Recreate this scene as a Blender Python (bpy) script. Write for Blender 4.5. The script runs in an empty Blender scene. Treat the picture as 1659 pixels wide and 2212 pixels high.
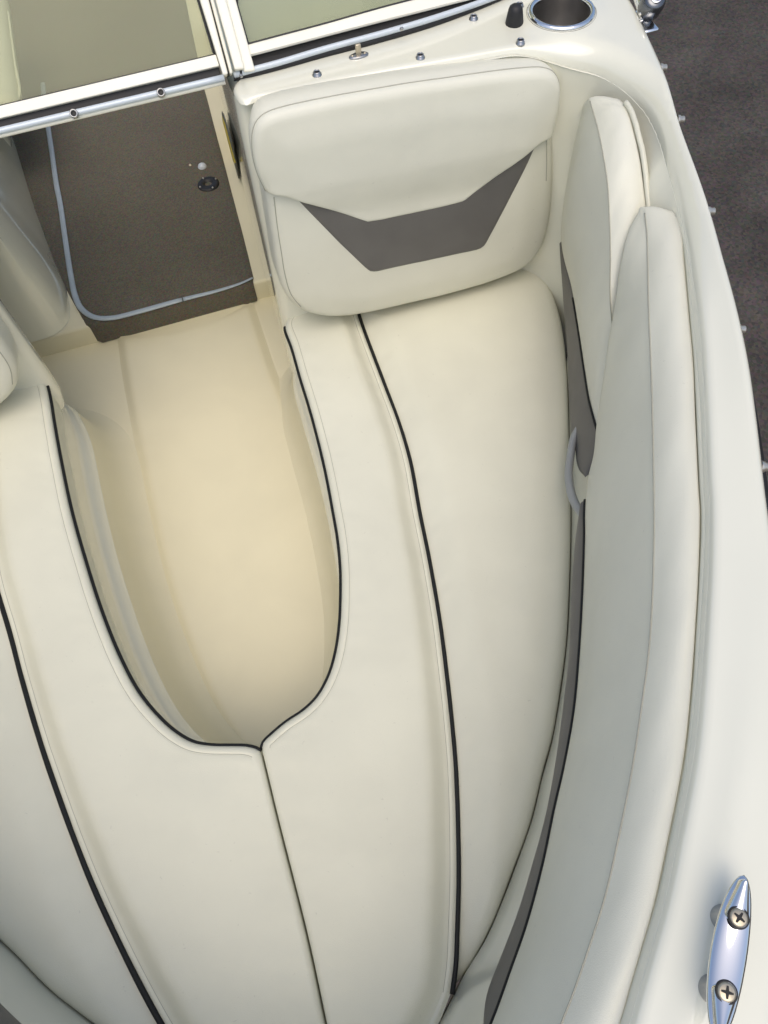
import bpy, bmesh, math, random
import numpy as np
from mathutils import Vector, Matrix
from mathutils.geometry import delaunay_2d_cdt
random.seed(4); np.random.seed(4)
SC = bpy.context.scene
COL = SC.collection

# ------------------------------------------------------------------ camera
H = 2.30                                   # camera height above the ground (m)
F, CX, CY = 1661.0, 829.5, 1106.0          # focal length and centre, on a 1659 x 2212 picture
def nrm(v):
    v = np.array(v, float); return v/np.linalg.norm(v)
_Z = -nrm((96, -916, -1661))
_Y = np.array((-1080, 2996, -1661.)); _Y = nrm(_Y-_Z*(_Y@_Z)); _X = np.cross(_Y, _Z)
WM = np.array([_X, _Y, _Z])                # camera axes -> boat axes (x to port, y aft, z up)
cam = bpy.data.cameras.new('camera'); camo = bpy.data.objects.new('camera', cam); COL.objects.link(camo)
camo.matrix_world = Matrix([list(WM[0])+[0], list(WM[1])+[0], list(WM[2])+[H], [0, 0, 0, 1]])
cam.sensor_fit = 'VERTICAL'; cam.sensor_height = 36; cam.lens = 36*F/2212
cam.clip_start = 0.02; cam.clip_end = 500
SC.camera = camo

# ------------------------------------------------------------------ light
SUN_EL, SUN_AZ = 65, 192                   # very soft light from high overhead
w = bpy.data.worlds.new('World'); SC.world = w; w.use_nodes = True
wn = w.node_tree.nodes; wl = w.node_tree.links
bg = wn['Background']; sky = wn.new('ShaderNodeTexSky'); sky.sky_type = 'NISHITA'
sky.sun_disc = False; sky.sun_elevation = math.radians(SUN_EL); sky.sun_rotation = math.radians(SUN_AZ)
sky.air_density = 1.0; sky.dust_density = 4.0; sky.ozone_density = 0.6
wl.new(sky.outputs[0], bg.inputs[0]); bg.inputs[1].default_value = 0.14
sun = bpy.data.lights.new('sun', 'SUN'); sun.energy = 0.64; sun.angle = math.radians(54); sun.color = (1, .95, .84)
suno = bpy.data.objects.new('sun', sun); COL.objects.link(suno)
# sky rotation r: sun direction = (sin r, cos r)
sd = Vector((math.sin(math.radians(SUN_AZ))*math.cos(math.radians(SUN_EL)), math.cos(math.radians(SUN_AZ))*math.cos(math.radians(SUN_EL)), math.sin(math.radians(SUN_EL))))
suno.rotation_euler = sd.to_track_quat('Z', 'Y').to_euler()
SC.view_settings.view_transform = 'Standard'; SC.view_settings.look = 'None'
SC.view_settings.exposure = 0.34; SC.view_settings.gamma = 1; SC.view_settings.use_curve_mapping = False
SC.render.engine = 'CYCLES'
SC.cycles.max_bounces = 8; SC.cycles.diffuse_bounces = 4; SC.cycles.transparent_max_bounces = 16

# ------------------------------------------------------------------ measuring helpers
def ray(x, y): return WM@np.array((x-CX, CY-y, -F))
def P(x, y, z):                             # point at height z below the camera
    r = ray(x, y); r = r*z/r[2]; return np.array((r[0], r[1], r[2]+H))
def PY(x, y, yy):                           # point on an athwart plane
    r = ray(x, y); r = r*yy/r[1]; return np.array((r[0], r[1], r[2]+H))
def PP(x, y, p, n):                         # point on a plane
    r = ray(x, y); o = np.array((0, 0, H)); t = ((p-o)@n)/(r@n); return o+r*t
def PL(pts, z=None): return np.array([P(*p) if len(p) == 3 else P(p[0], p[1], z) for p in pts])
def resamp(p, n):
    p = np.asarray(p, float); d = np.r_[0, np.cumsum(np.linalg.norm(np.diff(p, axis=0), axis=1))]
    t = np.linspace(0, d[-1], n); return np.stack([np.interp(t, d, p[:, k]) for k in range(p.shape[1])], 1)
def spl(p, n=80, closed=False):             # smooth curve through points, evenly spaced
    p = np.asarray(p, float)
    q = np.vstack([p[-1:], p, p[:2]]) if closed else np.vstack([2*p[0]-p[1], p, 2*p[-1]-p[-2]])
    out = []
    for i in range(1, len(q)-2):
        a, b, c, d = q[i-1:i+3]
        t0 = 0; t1 = t0+max(np.linalg.norm(b-a), 1e-6)**.5; t2 = t1+max(np.linalg.norm(c-b), 1e-6)**.5; t3 = t2+max(np.linalg.norm(d-c), 1e-6)**.5
        for t in np.linspace(t1, t2, 12, endpoint=False):
            A1 = (t1-t)/(t1-t0)*a+(t-t0)/(t1-t0)*b; A2 = (t2-t)/(t2-t1)*b+(t-t1)/(t2-t1)*c; A3 = (t3-t)/(t3-t2)*c+(t-t2)/(t3-t2)*d
            B1 = (t2-t)/(t2-t0)*A1+(t-t0)/(t2-t0)*A2; B2 = (t3-t)/(t3-t1)*A2+(t-t1)/(t3-t1)*A3
            out.append((t2-t)/(t2-t1)*B1+(t-t1)/(t2-t1)*B2)
    if not closed: out.append(q[-2])
    else: out.append(out[0])
    r = resamp(out, n+1 if closed else n)
    return r[:-1] if closed else r
XC = -0.160                                 # centre line of the boat
def mir(p):
    p = np.array(p, float); p[:, 0] = 2*XC-p[:, 0]; return p
def sstep(x): x = np.clip(x, 0, 1); return x*x*(3-2*x)
def pdist(p, c, closed=False):              # distance of points to a polyline (2-D)
    p = np.asarray(p)[:, :2]; c = np.asarray(c)[:, :2]
    if closed: c = np.vstack([c, c[:1]])
    best = np.full(len(p), 1e9)
    for a, b in zip(c[:-1], c[1:]):
        ab = b-a; L = max(ab@ab, 1e-12); t = np.clip(((p-a)@ab)/L, 0, 1)
        best = np.minimum(best, np.hypot(*(p-a-t[:, None]*ab).T))
    return best
def inside(p, c):
    x, y = p[:, 0], p[:, 1]; r = np.zeros(len(p), bool); j = len(c)-1
    for i in range(len(c)):
        xi, yi = c[i][:2]; xj, yj = c[j][:2]
        if yi != yj: r ^= ((yi > y) != (yj > y)) & (x < (xj-xi)*(y-yi)/(yj-yi)+xi)
        j = i
    return r

# ------------------------------------------------------------------ objects
def thing(name, label, cat, loc, group=None):
    o = bpy.data.objects.new(name, None); COL.objects.link(o); o.location = loc; o.empty_display_size = .05
    o['label'] = label; o['category'] = cat
    if group: o['group'] = group
    return o
def absloc(o): return np.array(o.location) + (absloc(o.parent) if o.parent else 0)
def link(name, verts, faces, mat, parent=None, smooth=True, label=None, kind=None):
    me = bpy.data.meshes.new(name); off = absloc(parent) if parent else np.zeros(3)
    v = np.asarray(verts, float)-off
    me.from_pydata([tuple(a) for a in v], [], [tuple(int(i) for i in f) for f in faces]); me.update()
    if smooth: me.polygons.foreach_set('use_smooth', [True]*len(me.polygons))
    o = bpy.data.objects.new(name, me); COL.objects.link(o)
    if mat: me.materials.append(mat)
    if parent: o.parent = parent
    if label: o['label'] = label
    if kind: o['kind'] = kind
    return o
class MB:                                   # collects geometry for one mesh
    def __init__(s): s.v = []; s.f = []
    def add(s, v, f):
        n = len(s.v); s.v += [tuple(a) for a in v]; s.f += [tuple(i+n for i in q) for q in f]; return s
    def build(s, name, mat, parent=None, **k): return link(name, s.v, s.f, mat, parent, **k)
def grid(rows, closed=False, ccol=False):
    rows = [np.asarray(r) for r in rows]; n = len(rows[0]); f = []
    for i in range(len(rows) if closed else len(rows)-1):
        a = i*n; b = ((i+1) % len(rows))*n
        for j in range(n if ccol else n-1):
            k = (j+1) % n; f.append((a+j, a+k, b+k, b+j))
    return np.vstack(rows), f
def frames(path, up=None):
    path = np.asarray(path); t = np.gradient(path, axis=0); t /= np.linalg.norm(t, axis=1)[:, None]
    u = np.array((0, 0, 1.)) if up is None else np.asarray(up, float)
    s = np.cross(t, u); s /= np.maximum(np.linalg.norm(s, axis=1), 1e-9)[:, None]; n = np.cross(s, t)
    return t, s, n
def tube(path, r, seg=10, flat=1.0, up=None, caps=True, closed=False):
    path = np.asarray(path, float); t, s, n = frames(path, up); r = np.broadcast_to(r, (len(path),))
    a = np.linspace(0, 2*math.pi, seg, endpoint=False); rows = []
    for i in range(len(path)): rows.append(path[i]+r[i]*(np.cos(a)[:, None]*s[i]+flat*np.sin(a)[:, None]*n[i]))
    v, f = grid(rows, closed=closed, ccol=True)
    if caps and not closed:
        f.append(tuple(range(seg))[::-1]); m = len(v)-seg; f.append(tuple(range(m, m+seg)))
    return v, f
def lathe(prof, c, seg=32, axis=None):
    a = np.linspace(0, 2*math.pi, seg, endpoint=False); rows = []
    for r, z in prof: rows.append(np.stack([r*np.cos(a), r*np.sin(a), np.full(seg, z)], 1))
    v, f = grid(rows, ccol=True)
    if axis is not None:
        q = Vector((0, 0, 1)).rotation_difference(Vector(axis)).to_matrix(); v = v@np.array(q).T
    return v+np.asarray(c), f
def boxpath(path, prof, up=None):           # sweep a closed (side, up) profile along a path
    path = np.asarray(path, float); t, s, n = frames(path, up); rows = []
    for i in range(len(path)): rows.append(path[i]+np.array([a*s[i]+b*n[i] for a, b in prof]))
    v, f = grid(rows, ccol=True); k = len(prof); f.append(tuple(range(k))[::-1]); m = len(v)-k; f.append(tuple(range(m, m+k)))
    return v, f
def rbox(x0, x1, y0, y1, z0, z1, r=.01, seg=3):
    bm = bmesh.new(); bmesh.ops.create_cube(bm, size=1)
    for v in bm.verts: v.co = Vector(((x0+x1)/2+v.co.x*(x1-x0), (y0+y1)/2+v.co.y*(y1-y0), (z0+z1)/2+v.co.z*(z1-z0)))
    bmesh.ops.bevel(bm, geom=bm.edges[:], offset=r, segments=seg, profile=.5, affect='EDGES')
    bm.verts.ensure_lookup_table(); v = [tuple(a.co) for a in bm.verts]; bm.verts.index_update(); f = [[a.index for a in q.verts] for q in bm.faces]; bm.free(); return v, f
def fixn(o):                                # consistent outward normals
    bm = bmesh.new(); bm.from_mesh(o.data); bmesh.ops.recalc_face_normals(bm, faces=bm.faces); bm.to_mesh(o.data); bm.free(); return o

def pillow(outline, hf, spacing=.012, rings=(.002, .005, .009, .014, .02, .028), extra=None, skirt=None, hole=None, holes=()):
    """Sheet over a closed 2-D outline with height hf(points); skirt(points) gives the height of the hem below the edge."""
    o = np.asarray(outline)[:, :2]; n = len(o)
    area = .5*np.sum(o[:, 0]*np.roll(o[:, 1], -1)-np.roll(o[:, 0], -1)*o[:, 1])
    if area < 0: o = o[::-1]
    t = np.roll(o, -1, 0)-np.roll(o, 1, 0); t /= np.linalg.norm(t, axis=1)[:, None]; nn = np.stack([-t[:, 1], t[:, 0]], 1)
    pts = [o]
    for d in rings:
        q = o+nn*d; q = q[(pdist(q, o, True) > d*.93) & inside(q, o)]; pts.append(q)
    lo, hi = o.min(0), o.max(0)
    gx, gy = np.meshgrid(np.arange(lo[0], hi[0], spacing), np.arange(lo[1], hi[1], spacing)); gx[1::2] += spacing/2
    g = np.stack([gx.ravel(), gy.ravel()], 1); g = g[inside(g, o)]
    far = (max(rings) if len(rings) else 0)+spacing*.5; g = g[pdist(g, o, True) > far]; pts.append(g)
    if extra is not None: pts.append(np.asarray(extra)[:, :2])
    cir = []
    for (hx, hy, hr) in holes:
        a = np.linspace(0, 2*math.pi, 48, endpoint=False); cir.append(np.stack([hx+hr*np.cos(a), hy+hr*np.sin(a)], 1))
        pts = [pts[0]]+[q[np.hypot(q[:, 0]-hx, q[:, 1]-hy) > hr+.003] for q in pts[1:]]
    allp = np.vstack(pts+cir)
    ed = [(i, (i+1) % n) for i in range(n)]
    vs, es, fs, ov, oe, of = delaunay_2d_cdt([Vector(p) for p in allp], ed, [], 1, 1e-6)
    v2 = np.array([(a.x, a.y) for a in vs]); fs = [tuple(f) for f in fs]
    for (hx, hy, hr) in holes:
        fs = [f for f in fs if np.hypot(*(v2[list(f)].mean(0)-(hx, hy))) > hr*.995]
    z = hf(v2); v3 = np.column_stack([v2, z])
    if skirt is not None:
        idx = {}
        for i, srcs in enumerate(ov):
            for s_ in srcs:
                if s_ < n: idx[s_] = i
        loop = [idx[i] for i in range(n) if i in idx]; base = len(v3)
        levels = skirt(v2[loop]) if callable(skirt) else skirt
        if not isinstance(levels, list): levels = [levels]
        prev = loop
        for lv in levels:
            lz = np.broadcast_to(lv, (len(loop),)); add = np.column_stack([v2[loop], lz]); b = len(v3); v3 = np.vstack([v3, add])
            cur = list(range(b, b+len(loop)))
            for i in range(len(loop)):
                j = (i+1) % len(loop); fs.append((prev[j], prev[i], cur[i], cur[j]))
            prev = cur
    return v3, fs
def rnd(d, r):                              # rounded edge: drop below the top at distance d from the edge
    q = np.clip(d, 0, r); return np.sqrt(np.maximum(r*r-(r-q)**2, 0))-r
def wob(p, a=.001, s=1.0):
    x, y = p[:, 0]*s, p[:, 1]*s
    return a*(np.sin(9*x+4*y+.7)*np.sin(7*y-3*x+1.3)+.5*np.sin(23*x-11*y)*np.sin(17*y+8*x+.4)+.25*np.sin(47*x+31*y)*np.sin(39*y-22*x))

def wavy(n, a, s=0): x = np.linspace(0, 1, n); return a*(np.sin(23*x+s)+.6*np.sin(51*x+2*s)+.4*np.sin(97*x+s))

# ------------------------------------------------------------------ materials
def mat(name, col, rough=.5, metal=0, coat=0, spec=.5, var=0, vscale=6, bump=0, bscale=400, bump2=0, b2scale=30, rvar=0, col2=None, sheen=0, coatrough=.08, dirt=0):
    m = bpy.data.materials.new(name); m.use_nodes = True; nt = m.node_tree; b = nt.nodes['Principled BSDF']
    b.inputs['Base Color'].default_value = (*col, 1); b.inputs['Roughness'].default_value = rough; b.inputs['Metallic'].default_value = metal
    b.inputs['Coat Weight'].default_value = coat; b.inputs['Coat Roughness'].default_value = coatrough; b.inputs['Specular IOR Level'].default_value = spec
    b.inputs['Sheen Weight'].default_value = sheen
    tc = nt.nodes.new('ShaderNodeTexCoord')
    def noise(sc, det=4, dist=0):
        n = nt.nodes.new('ShaderNodeTexNoise'); n.inputs['Scale'].default_value = sc; n.inputs['Detail'].default_value = det; n.inputs['Distortion'].default_value = dist
        nt.links.new(tc.outputs['Object'], n.inputs['Vector']); return n
    if var:
        n = noise(vscale, 5, .3); r = nt.nodes.new('ShaderNodeValToRGB'); r.color_ramp.elements[0].position = .35; r.color_ramp.elements[1].position = .68
        c2 = col2 or tuple(c*(1-var) for c in col)
        r.color_ramp.elements[0].color = (*c2, 1); r.color_ramp.elements[1].color = (*col, 1)
        nt.links.new(n.outputs['Fac'], r.inputs['Fac']); out = r.outputs['Color']
        if dirt:                            # small scuffs and specks
            n2 = noise(160, 3, .6); r2 = nt.nodes.new('ShaderNodeValToRGB'); r2.color_ramp.elements[0].position = .70; r2.color_ramp.elements[1].position = .78
            r2.color_ramp.elements[0].color = (0, 0, 0, 1); r2.color_ramp.elements[1].color = (dirt, dirt, dirt, 1)
            nt.links.new(n2.outputs['Fac'], r2.inputs['Fac'])
            mx = nt.nodes.new('ShaderNodeMix'); mx.data_type = 'RGBA'; nt.links.new(r2.outputs['Color'], mx.inputs['Factor'])
            nt.links.new(out, mx.inputs['A']); mx.inputs['B'].default_value = (*[c*.45 for c in col], 1); out = mx.outputs['Result']
        nt.links.new(out, b.inputs['Base Color'])
    if rvar:
        n = noise(vscale*2.3, 4, .2); mr = nt.nodes.new('ShaderNodeMapRange'); mr.inputs['To Min'].default_value = rough-rvar; mr.inputs['To Max'].default_value = rough+rvar
        nt.links.new(n.outputs['Fac'], mr.inputs['Value']); nt.links.new(mr.outputs['Result'], b.inputs['Roughness'])
    last = None
    for amt, sc, det in ((bump2, b2scale, 2), (bump, bscale, 3)):
        if amt:
            n = noise(sc, det); bp = nt.nodes.new('ShaderNodeBump'); bp.inputs['Strength'].default_value = amt; bp.inputs['Distance'].default_value = .001 if sc > 100 else .01
            nt.links.new(n.outputs['Fac'], bp.inputs['Height'])
            if last: nt.links.new(last.outputs['Normal'], bp.inputs['Normal'])
            last = bp
    if last: nt.links.new(last.outputs['Normal'], b.inputs['Normal'])
    return m
VINYL = mat('cream_vinyl', (.705, .70, .575), .48, var=.06, vscale=7, bump=.25, bscale=900, bump2=.05, b2scale=22, rvar=.06, spec=.4, dirt=.25)
VINYLB = mat('cream_vinyl_bolster', (.715, .71, .60), .45, var=.05, vscale=9, bump=.25, bscale=900, bump2=.05, b2scale=22, rvar=.06, spec=.4, dirt=.25)
GREYV = mat('grey_vinyl', (.128, .123, .115), .5, var=.12, vscale=14, bump=.3, bscale=900, rvar=.06)
PIPE = mat('black_piping', (.010, .011, .011), .55, spec=.3, bump=.1)
WELT = mat('cream_welt', (.655, .65, .53), .45)
THREAD = mat('thread', (.36, .355, .29), .8)
GEL = mat('cream_gelcoat', (.755, .75, .63), .16, coat=1.0, coatrough=.06, var=.03, vscale=5, rvar=.05)
GEL_BOUNCE = mat('cream_gelcoat_bounce', (.735, .685, .49), .42, coat=.15, coatrough=.3, var=.05, vscale=6, bump=.12, bscale=700, rvar=.08)  # same gelcoat as GEL, with warm bounced light put into the colour
HULL = mat('navy_gelcoat', (.012, .02, .035), .2, coat=.5)
RUBBER = mat('black_rubber', (.014, .014, .015), .55, bump=.2, bscale=300)
CARPET = mat('brown_carpet', (.118, .104, .074), .95, var=.12, vscale=5, bump=1, bscale=520, spec=.1, sheen=.15)
ALU = mat('anodised_frame', (.88, .86, .74), .38, spec=.5, var=.03, vscale=20)
RAIL = mat('brushed_rail', (.58, .64, .68), .42, metal=.15)
CHROME = mat('chrome', (.86, .87, .88), .045, metal=1, rvar=.02, vscale=30)
STEEL = mat('brushed_steel', (.45, .45, .45), .28, metal=1, var=.1, vscale=40)
STEELW = mat('warm_steel', (.60, .53, .40), .42, metal=.85, var=.2, vscale=120)
NICKEL = mat('nickel_snap', (.62, .58, .50), .3, metal=.8)
DARK = mat('dark_recess', (.008, .008, .008), .6)
TRIM = mat('grey_trim_strip', (.36, .42, .47), .45, var=.1, vscale=40)
HANDLE = mat('grey_handle', (.31, .325, .32), .45, rvar=.05)
YEL = mat('yellow_decal', (.62, .48, .05), .5)
ASPH = mat('asphalt', (.078, .062, .047), .95, var=.35, vscale=3, bump=.8, bscale=160, spec=.2)
def asphalt_grain(m, sc=90, fac=.35, sat=.5):
    nt = m.node_tree; b = nt.nodes['Principled BSDF']; src = b.inputs['Base Color'].links[0].from_socket
    tc = nt.nodes.new('ShaderNodeTexCoord'); v = nt.nodes.new('ShaderNodeTexVoronoi'); v.inputs['Scale'].default_value = sc
    nt.links.new(tc.outputs['Object'], v.inputs['Vector'])
    mx = nt.nodes.new('ShaderNodeMix'); mx.data_type = 'RGBA'; mx.blend_type = 'OVERLAY'; mx.inputs['Factor'].default_value = fac
    nt.links.new(src, mx.inputs['A']); nt.links.new(v.outputs['Color'], mx.inputs['B'])
    hs = nt.nodes.new('ShaderNodeHueSaturation'); hs.inputs['Saturation'].default_value = sat; nt.links.new(mx.outputs['Result'], hs.inputs['Color'])
    nt.links.new(hs.outputs['Color'], b.inputs['Base Color'])
asphalt_grain(ASPH); asphalt_grain(CARPET, 330, .3, .85)
def glass_mat():
    m = bpy.data.materials.new('tinted_glass'); m.use_nodes = True; nt = m.node_tree; nt.nodes.remove(nt.nodes['Principled BSDF'])
    o = nt.nodes['Material Output']; tr = nt.nodes.new('ShaderNodeBsdfTransparent'); tr.inputs[0].default_value = (.86, .87, .76, 1)
    gl = nt.nodes.new('ShaderNodeBsdfGlossy'); gl.inputs['Roughness'].default_value = .0; gl.inputs[0].default_value = (1, 1, 1, 1)
    fr = nt.nodes.new('ShaderNodeFresnel'); fr.inputs['IOR'].default_value = 1.25; mx = nt.nodes.new('ShaderNodeMixShader')
    nt.links.new(fr.outputs[0], mx.inputs[0]); nt.links.new(tr.outputs[0], mx.inputs[1]); nt.links.new(gl.outputs[0], mx.inputs[2]); df = nt.nodes.new('ShaderNodeBsdfDiffuse'); df.inputs[0].default_value = (.56, .58, .42, 1); m2 = nt.nodes.new('ShaderNodeMixShader')
    tc = nt.nodes.new('ShaderNodeTexCoord'); n = nt.nodes.new('ShaderNodeTexNoise'); n.inputs['Scale'].default_value = 5; nt.links.new(tc.outputs['Object'], n.inputs['Vector'])
    mr = nt.nodes.new('ShaderNodeMapRange'); mr.inputs['To Min'].default_value = .12; mr.inputs['To Max'].default_value = .24; nt.links.new(n.outputs['Fac'], mr.inputs['Value'])
    nt.links.new(mr.outputs[0], m2.inputs[0]); nt.links.new(mx.outputs[0], m2.inputs[1]); nt.links.new(df.outputs[0], m2.inputs[2]); nt.links.new(m2.outputs[0], o.inputs[0]); return m   # pale diffuse layer stands in for the sky haze on the glass
GLASS = glass_mat()

# ------------------------------------------------------------------ the lines of the boat
ZS, ZD, ZF = -1.17, -.695, -1.47            # seat top, deck, bow floor, all below the camera
def cat(*a): return np.vstack(a)
A = spl(PL([(668, 655), (640, 664), (622, 680), (615, 698), (630, 743), (650, 813), (670, 878), (690, 953), (705, 1018), (720, 1098), (730, 1156), (736, 1216), (737, 1271), (734, 1346), (725, 1406), (710, 1456), (685, 1501), (655, 1531), (615, 1558), (582, 1586), (567, 1601), (564, 1613)], ZS), 130)
AL = spl(PL([(30, 800), (62, 800), (82, 806), (93, 822), (102, 858), (109, 903), (124, 988), (147, 1098), (177, 1206), (212, 1316), (252, 1416), (292, 1491), (332, 1541), (372, 1578), (412, 1601), (450, 1608), (500, 1609), (530, 1610), (550, 1615), (559, 1620)], ZS), 130)
SEAM = spl(np.array([(XC, .302, ZS+H), (XC+.001, .2, ZS+H), (XC+.004, .05, ZS+H), (XC+.002, -.054, ZS+H), (XC, -.165, ZS+H)]), 60)
Bm = spl(cat([P(768, 655, ZS)], PL([(780, 693), (829, 823), (859, 903), (884, 988), (904, 1098), (924, 1196), (947, 1331), (962, 1446), (974, 1556), (982, 1651), (987, 1784), (988, 1909), (985, 2009), (982, 2084), (974, 2149)], ZS)), 130)
E_ = spl(cat(PL([(1135, 545), (1158, 552), (1174, 573), (1199, 628), (1217, 693), (1227, 778), (1231, 853), (1233, 943), (1235, 1030), (1237, 1106), (1234, 1256), (1227, 1386), (1214, 1486), (1197, 1586), (1177, 1659), (1149, 1774), (1109, 1884), (1064, 1999), (1019, 2084), (974, 2149), (949, 2209)], ZS-.012), [(-.075, -.135, ZS-.012+H), (XC, -.165, ZS-.012+H)]), 170)
R_ = spl(cat(PL([(545, 222, ZD-.006), (690, 190, ZD-.006), (829, 162, ZD-.006), (1000, 132, ZD-.006), (1121, 113, ZD-.007), (1200, 117, ZD-.012), (1279, 135), (1340, 165), (1385, 205), (1420, 260), (1450, 350), (1477, 460), (1490, 553), (1503, 678), (1511, 778), (1517, 903), (1523, 1053), (1526, 1106), (1524, 1231), (1517, 1356), (1507, 1496), (1492, 1636), (1459, 1809), (1429, 1949), (1399, 2054), (1374, 2139), (1354, 2209)], ZD-.018), [(.02, -.20, ZD-.018+H), (-.06, -.255, ZD-.018+H), (XC, -.275, ZD-.018+H)]), 260)
GW = spl(cat([(.78, 1.75, ZD+H), (.757, 1.35, ZD+H)], PL([(1369, 0), (1394, 50), (1429, 125), (1479, 275), (1529, 425), (1562, 553), (1594, 678), (1619, 793), (1639, 913), (1659, 1053)], ZD), [(.41, .16, ZD+H), (.335, .02, ZD+H), (.24, -.12, ZD+H), (.10, -.26, ZD+H), (-.03, -.345, ZD+H), (XC, -.375, ZD+H)]), 220)

# ------------------------------------------------------------------ ground
gv, gf = grid([[(x, y, 0) for x in np.linspace(-60, 60, 9)] for y in np.linspace(-60, 60, 9)])
g = link('ground', gv, gf, ASPH, kind='structure', smooth=False); g['label'] = 'dark brown-grey asphalt ground beside the boat'

# ------------------------------------------------------------------ boat
boat = thing('boat', 'cream open-bow motorboat seen from its bow', 'boat', (XC, .6, ZF+H-.25))

# --- deck
CUP = (P(1212, 30, ZD)[0], P(1212, 30, ZD)[1], .0485)
PASS = np.array([(.086, 1.75), (.086, 1.5), (.084, 1.25), (.084, 1.16)])
corner = spl(np.array([(.084, 1.16), (.086, 1.13), (.093, 1.113), (R_[0][0]+.012, R_[0][1]+.004)]), 8)
out = cat(PASS[:-1], corner[:, :2], R_[6:, :2], GW[::-1, :2][1:])
def deck_h(p):
    dR = pdist(p, cat(corner[:, :2], R_[:, :2])); dG = pdist(p, GW); dP = pdist(p, PASS)
    rr = .009+.027*sstep((p[:, 0]-.50)/.12)
    z = ZD+H+rnd(dR, rr)*.95+rnd(dG, .012)+rnd(dP, .014)
    hump = sstep((p[:, 0]-.42)/.12)*np.clip((1.0-p[:, 1])/.25, 0, 1)+.8*sstep((.25-p[:, 1])/.25)
    hump = np.clip(hump, 0, 1)
    z += hump*.010*np.exp(-((dR-.042)/.022)**2)
    z -= .10*np.clip(dR-.07, 0, .2)*sstep((.6-p[:, 1])/.5)      # crown of the foredeck
    dc_ = np.hypot(p[:, 0]-CUP[0], p[:, 1]-CUP[1]); z += .0025*(1-sstep((dc_-.058)/.016))
    return z
v, f = pillow(out, deck_h, .011, (.002, .004, .007, .0105, .014, .02, .027, .034), holes=[CUP])
for s in (0, 1):
    vv = mir(v) if s else v
    fixn(link('deck', vv, f, GEL, boat))

# --- hull outside
tn, sn, _ = frames(GW); outw = -sn if (sn[100][0] < 0) else sn
rows = []
for o_, dz in ((0, -.0115), (.004, -.018), (.006, -.03), (.004, -.05), (-.01, -.16), (-.05, -.5), (-.16, -.95)):
    r = GW.copy()+outw*o_; r[:, 2] += dz; r[:, 0] = np.maximum(r[:, 0], XC); rows.append(r)
vh, fh = grid(rows[:4]); vh2, fh2 = grid(rows[3:])
rr_ = GW+outw*.012; rr_[:, 2] -= .046; rr_[:, 0] = np.maximum(rr_[:, 0], XC-.01)
prof = [(-.012, .012), (-.001, .012), (.006, .006), (.006, -.006), (-.001, -.012), (-.012, -.012)]
if outw[100] @ sn[100] < 0: prof = [(-a, b) for a, b in prof][::-1]
vr, fr = boxpath(rr_, prof)
for s in (0, 1):
    fixn(link('gunwale_side', mir(vh) if s else vh, fh, GEL, boat)); fixn(link('hull_side', mir(vh2) if s else vh2, fh2, HULL, boat))
    fixn(link('rub_rail', mir(vr) if s else vr, fr, RUBBER, boat))

# --- liner wall: from the rim of the deck down to the seat, round the aft corner
kE = 30
E0 = spl(np.array([(.094, 1.135, 0), (.30, 1.135, 0), (.52, 1.125, 0), (.60, 1.085, 0), (.632, 1.0, 0), (.612, .90, 0)]), 110)
Eo = E_.copy(); te, se, _ = frames(E_); se = se if se[60][0] > 0 else -se
Eo = E_+se*.001; Eo = Eo[Eo[:, 1] < .86]
Ew = spl(cat(E0[::6, :2], Eo[::6, :2], Eo[-1:, :2]), 300)
Rw = resamp(R_[:, :2], 400)
# pair the two curves: split both at the aft corner
def split(c, i, n1=120, n2=260): return cat(resamp(c[:i+1], n1), resamp(c[i:], n2)[1:])
iE = int(np.argmax(Ew[:, 0]-Ew[:, 1]*0+0*Ew[:, 0])); iR = int(np.argmax(Rw[:, 0]))
Ew = split(Ew, iE); Rw = split(Rw, iR)
rows = []
for t in np.r_[np.linspace(0, .78, 12), np.linspace(.8, .99, 14), .997, 1]:
    ztop = deck_h(Rw)-H+.0002
    z = (ZS-.10)*(1-t)+ztop*t
    ff = np.clip((z-(ZS-.02))/(ztop-(ZS-.02)), 0, 1)**.95
    up_ = np.clip((z+.81)/(ztop+.81), 0, 1); aftw = sstep((Rw[:, 1]-.70)/.12)[:, None]*sstep((1.06-Rw[:, 1])/.1)[:, None]
    f2 = (ff-.36*np.sin(math.pi*up_**.9)**1.3*aftw[:, 0])[:, None]
    xy = Ew*(1-f2)+Rw*f2
    rows.append(np.column_stack([xy, z+H]))
dv = Rw-Ew; dv = dv/np.maximum(np.linalg.norm(dv, axis=1), .01)[:, None]; rows.append(np.column_stack([Rw+dv*.004, ztop+H-.0015]))
v, f = grid(rows)
for s in (0, 1): fixn(link('liner_wall', mir(v) if s else v, f, GEL, boat))

# --- console: rounded bulkhead corner and side wall of the passage
plan = cat(spl(np.array([(.30, 1.128), (.16, 1.128), (.115, 1.128), (.097, 1.131), (.086, 1.142), (.083, 1.17)]), 40), resamp(np.array([(.083, 1.18), (.095, 1.5), (.125, 2.0), (.16, 2.7)]), 30))
rows = []
for z, o_ in ((ZD-.012, 0), (ZD-.06, -.002), (-.9, -.004), (-1.15, -.008), (-1.30, -.012), (-1.40, -.012), (ZF+.012, -.010), (ZF-.01, -.006)):
    r = np.column_stack([plan[:, 0]+o_, plan[:, 1], np.full(len(plan), z+H)]); rows.append(r)
v, f = grid(rows); fixn(link('console_wall', v, f, GEL, boat))
plan = cat(spl(np.array([(.30, 1.128), (.16, 1.128), (.115, 1.128), (.097, 1.131), (.086, 1.142), (.086, 1.165)]), 40), resamp(np.array([(.10, 1.19), (.17, 1.26), (.30, 1.30)]), 12))
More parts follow.
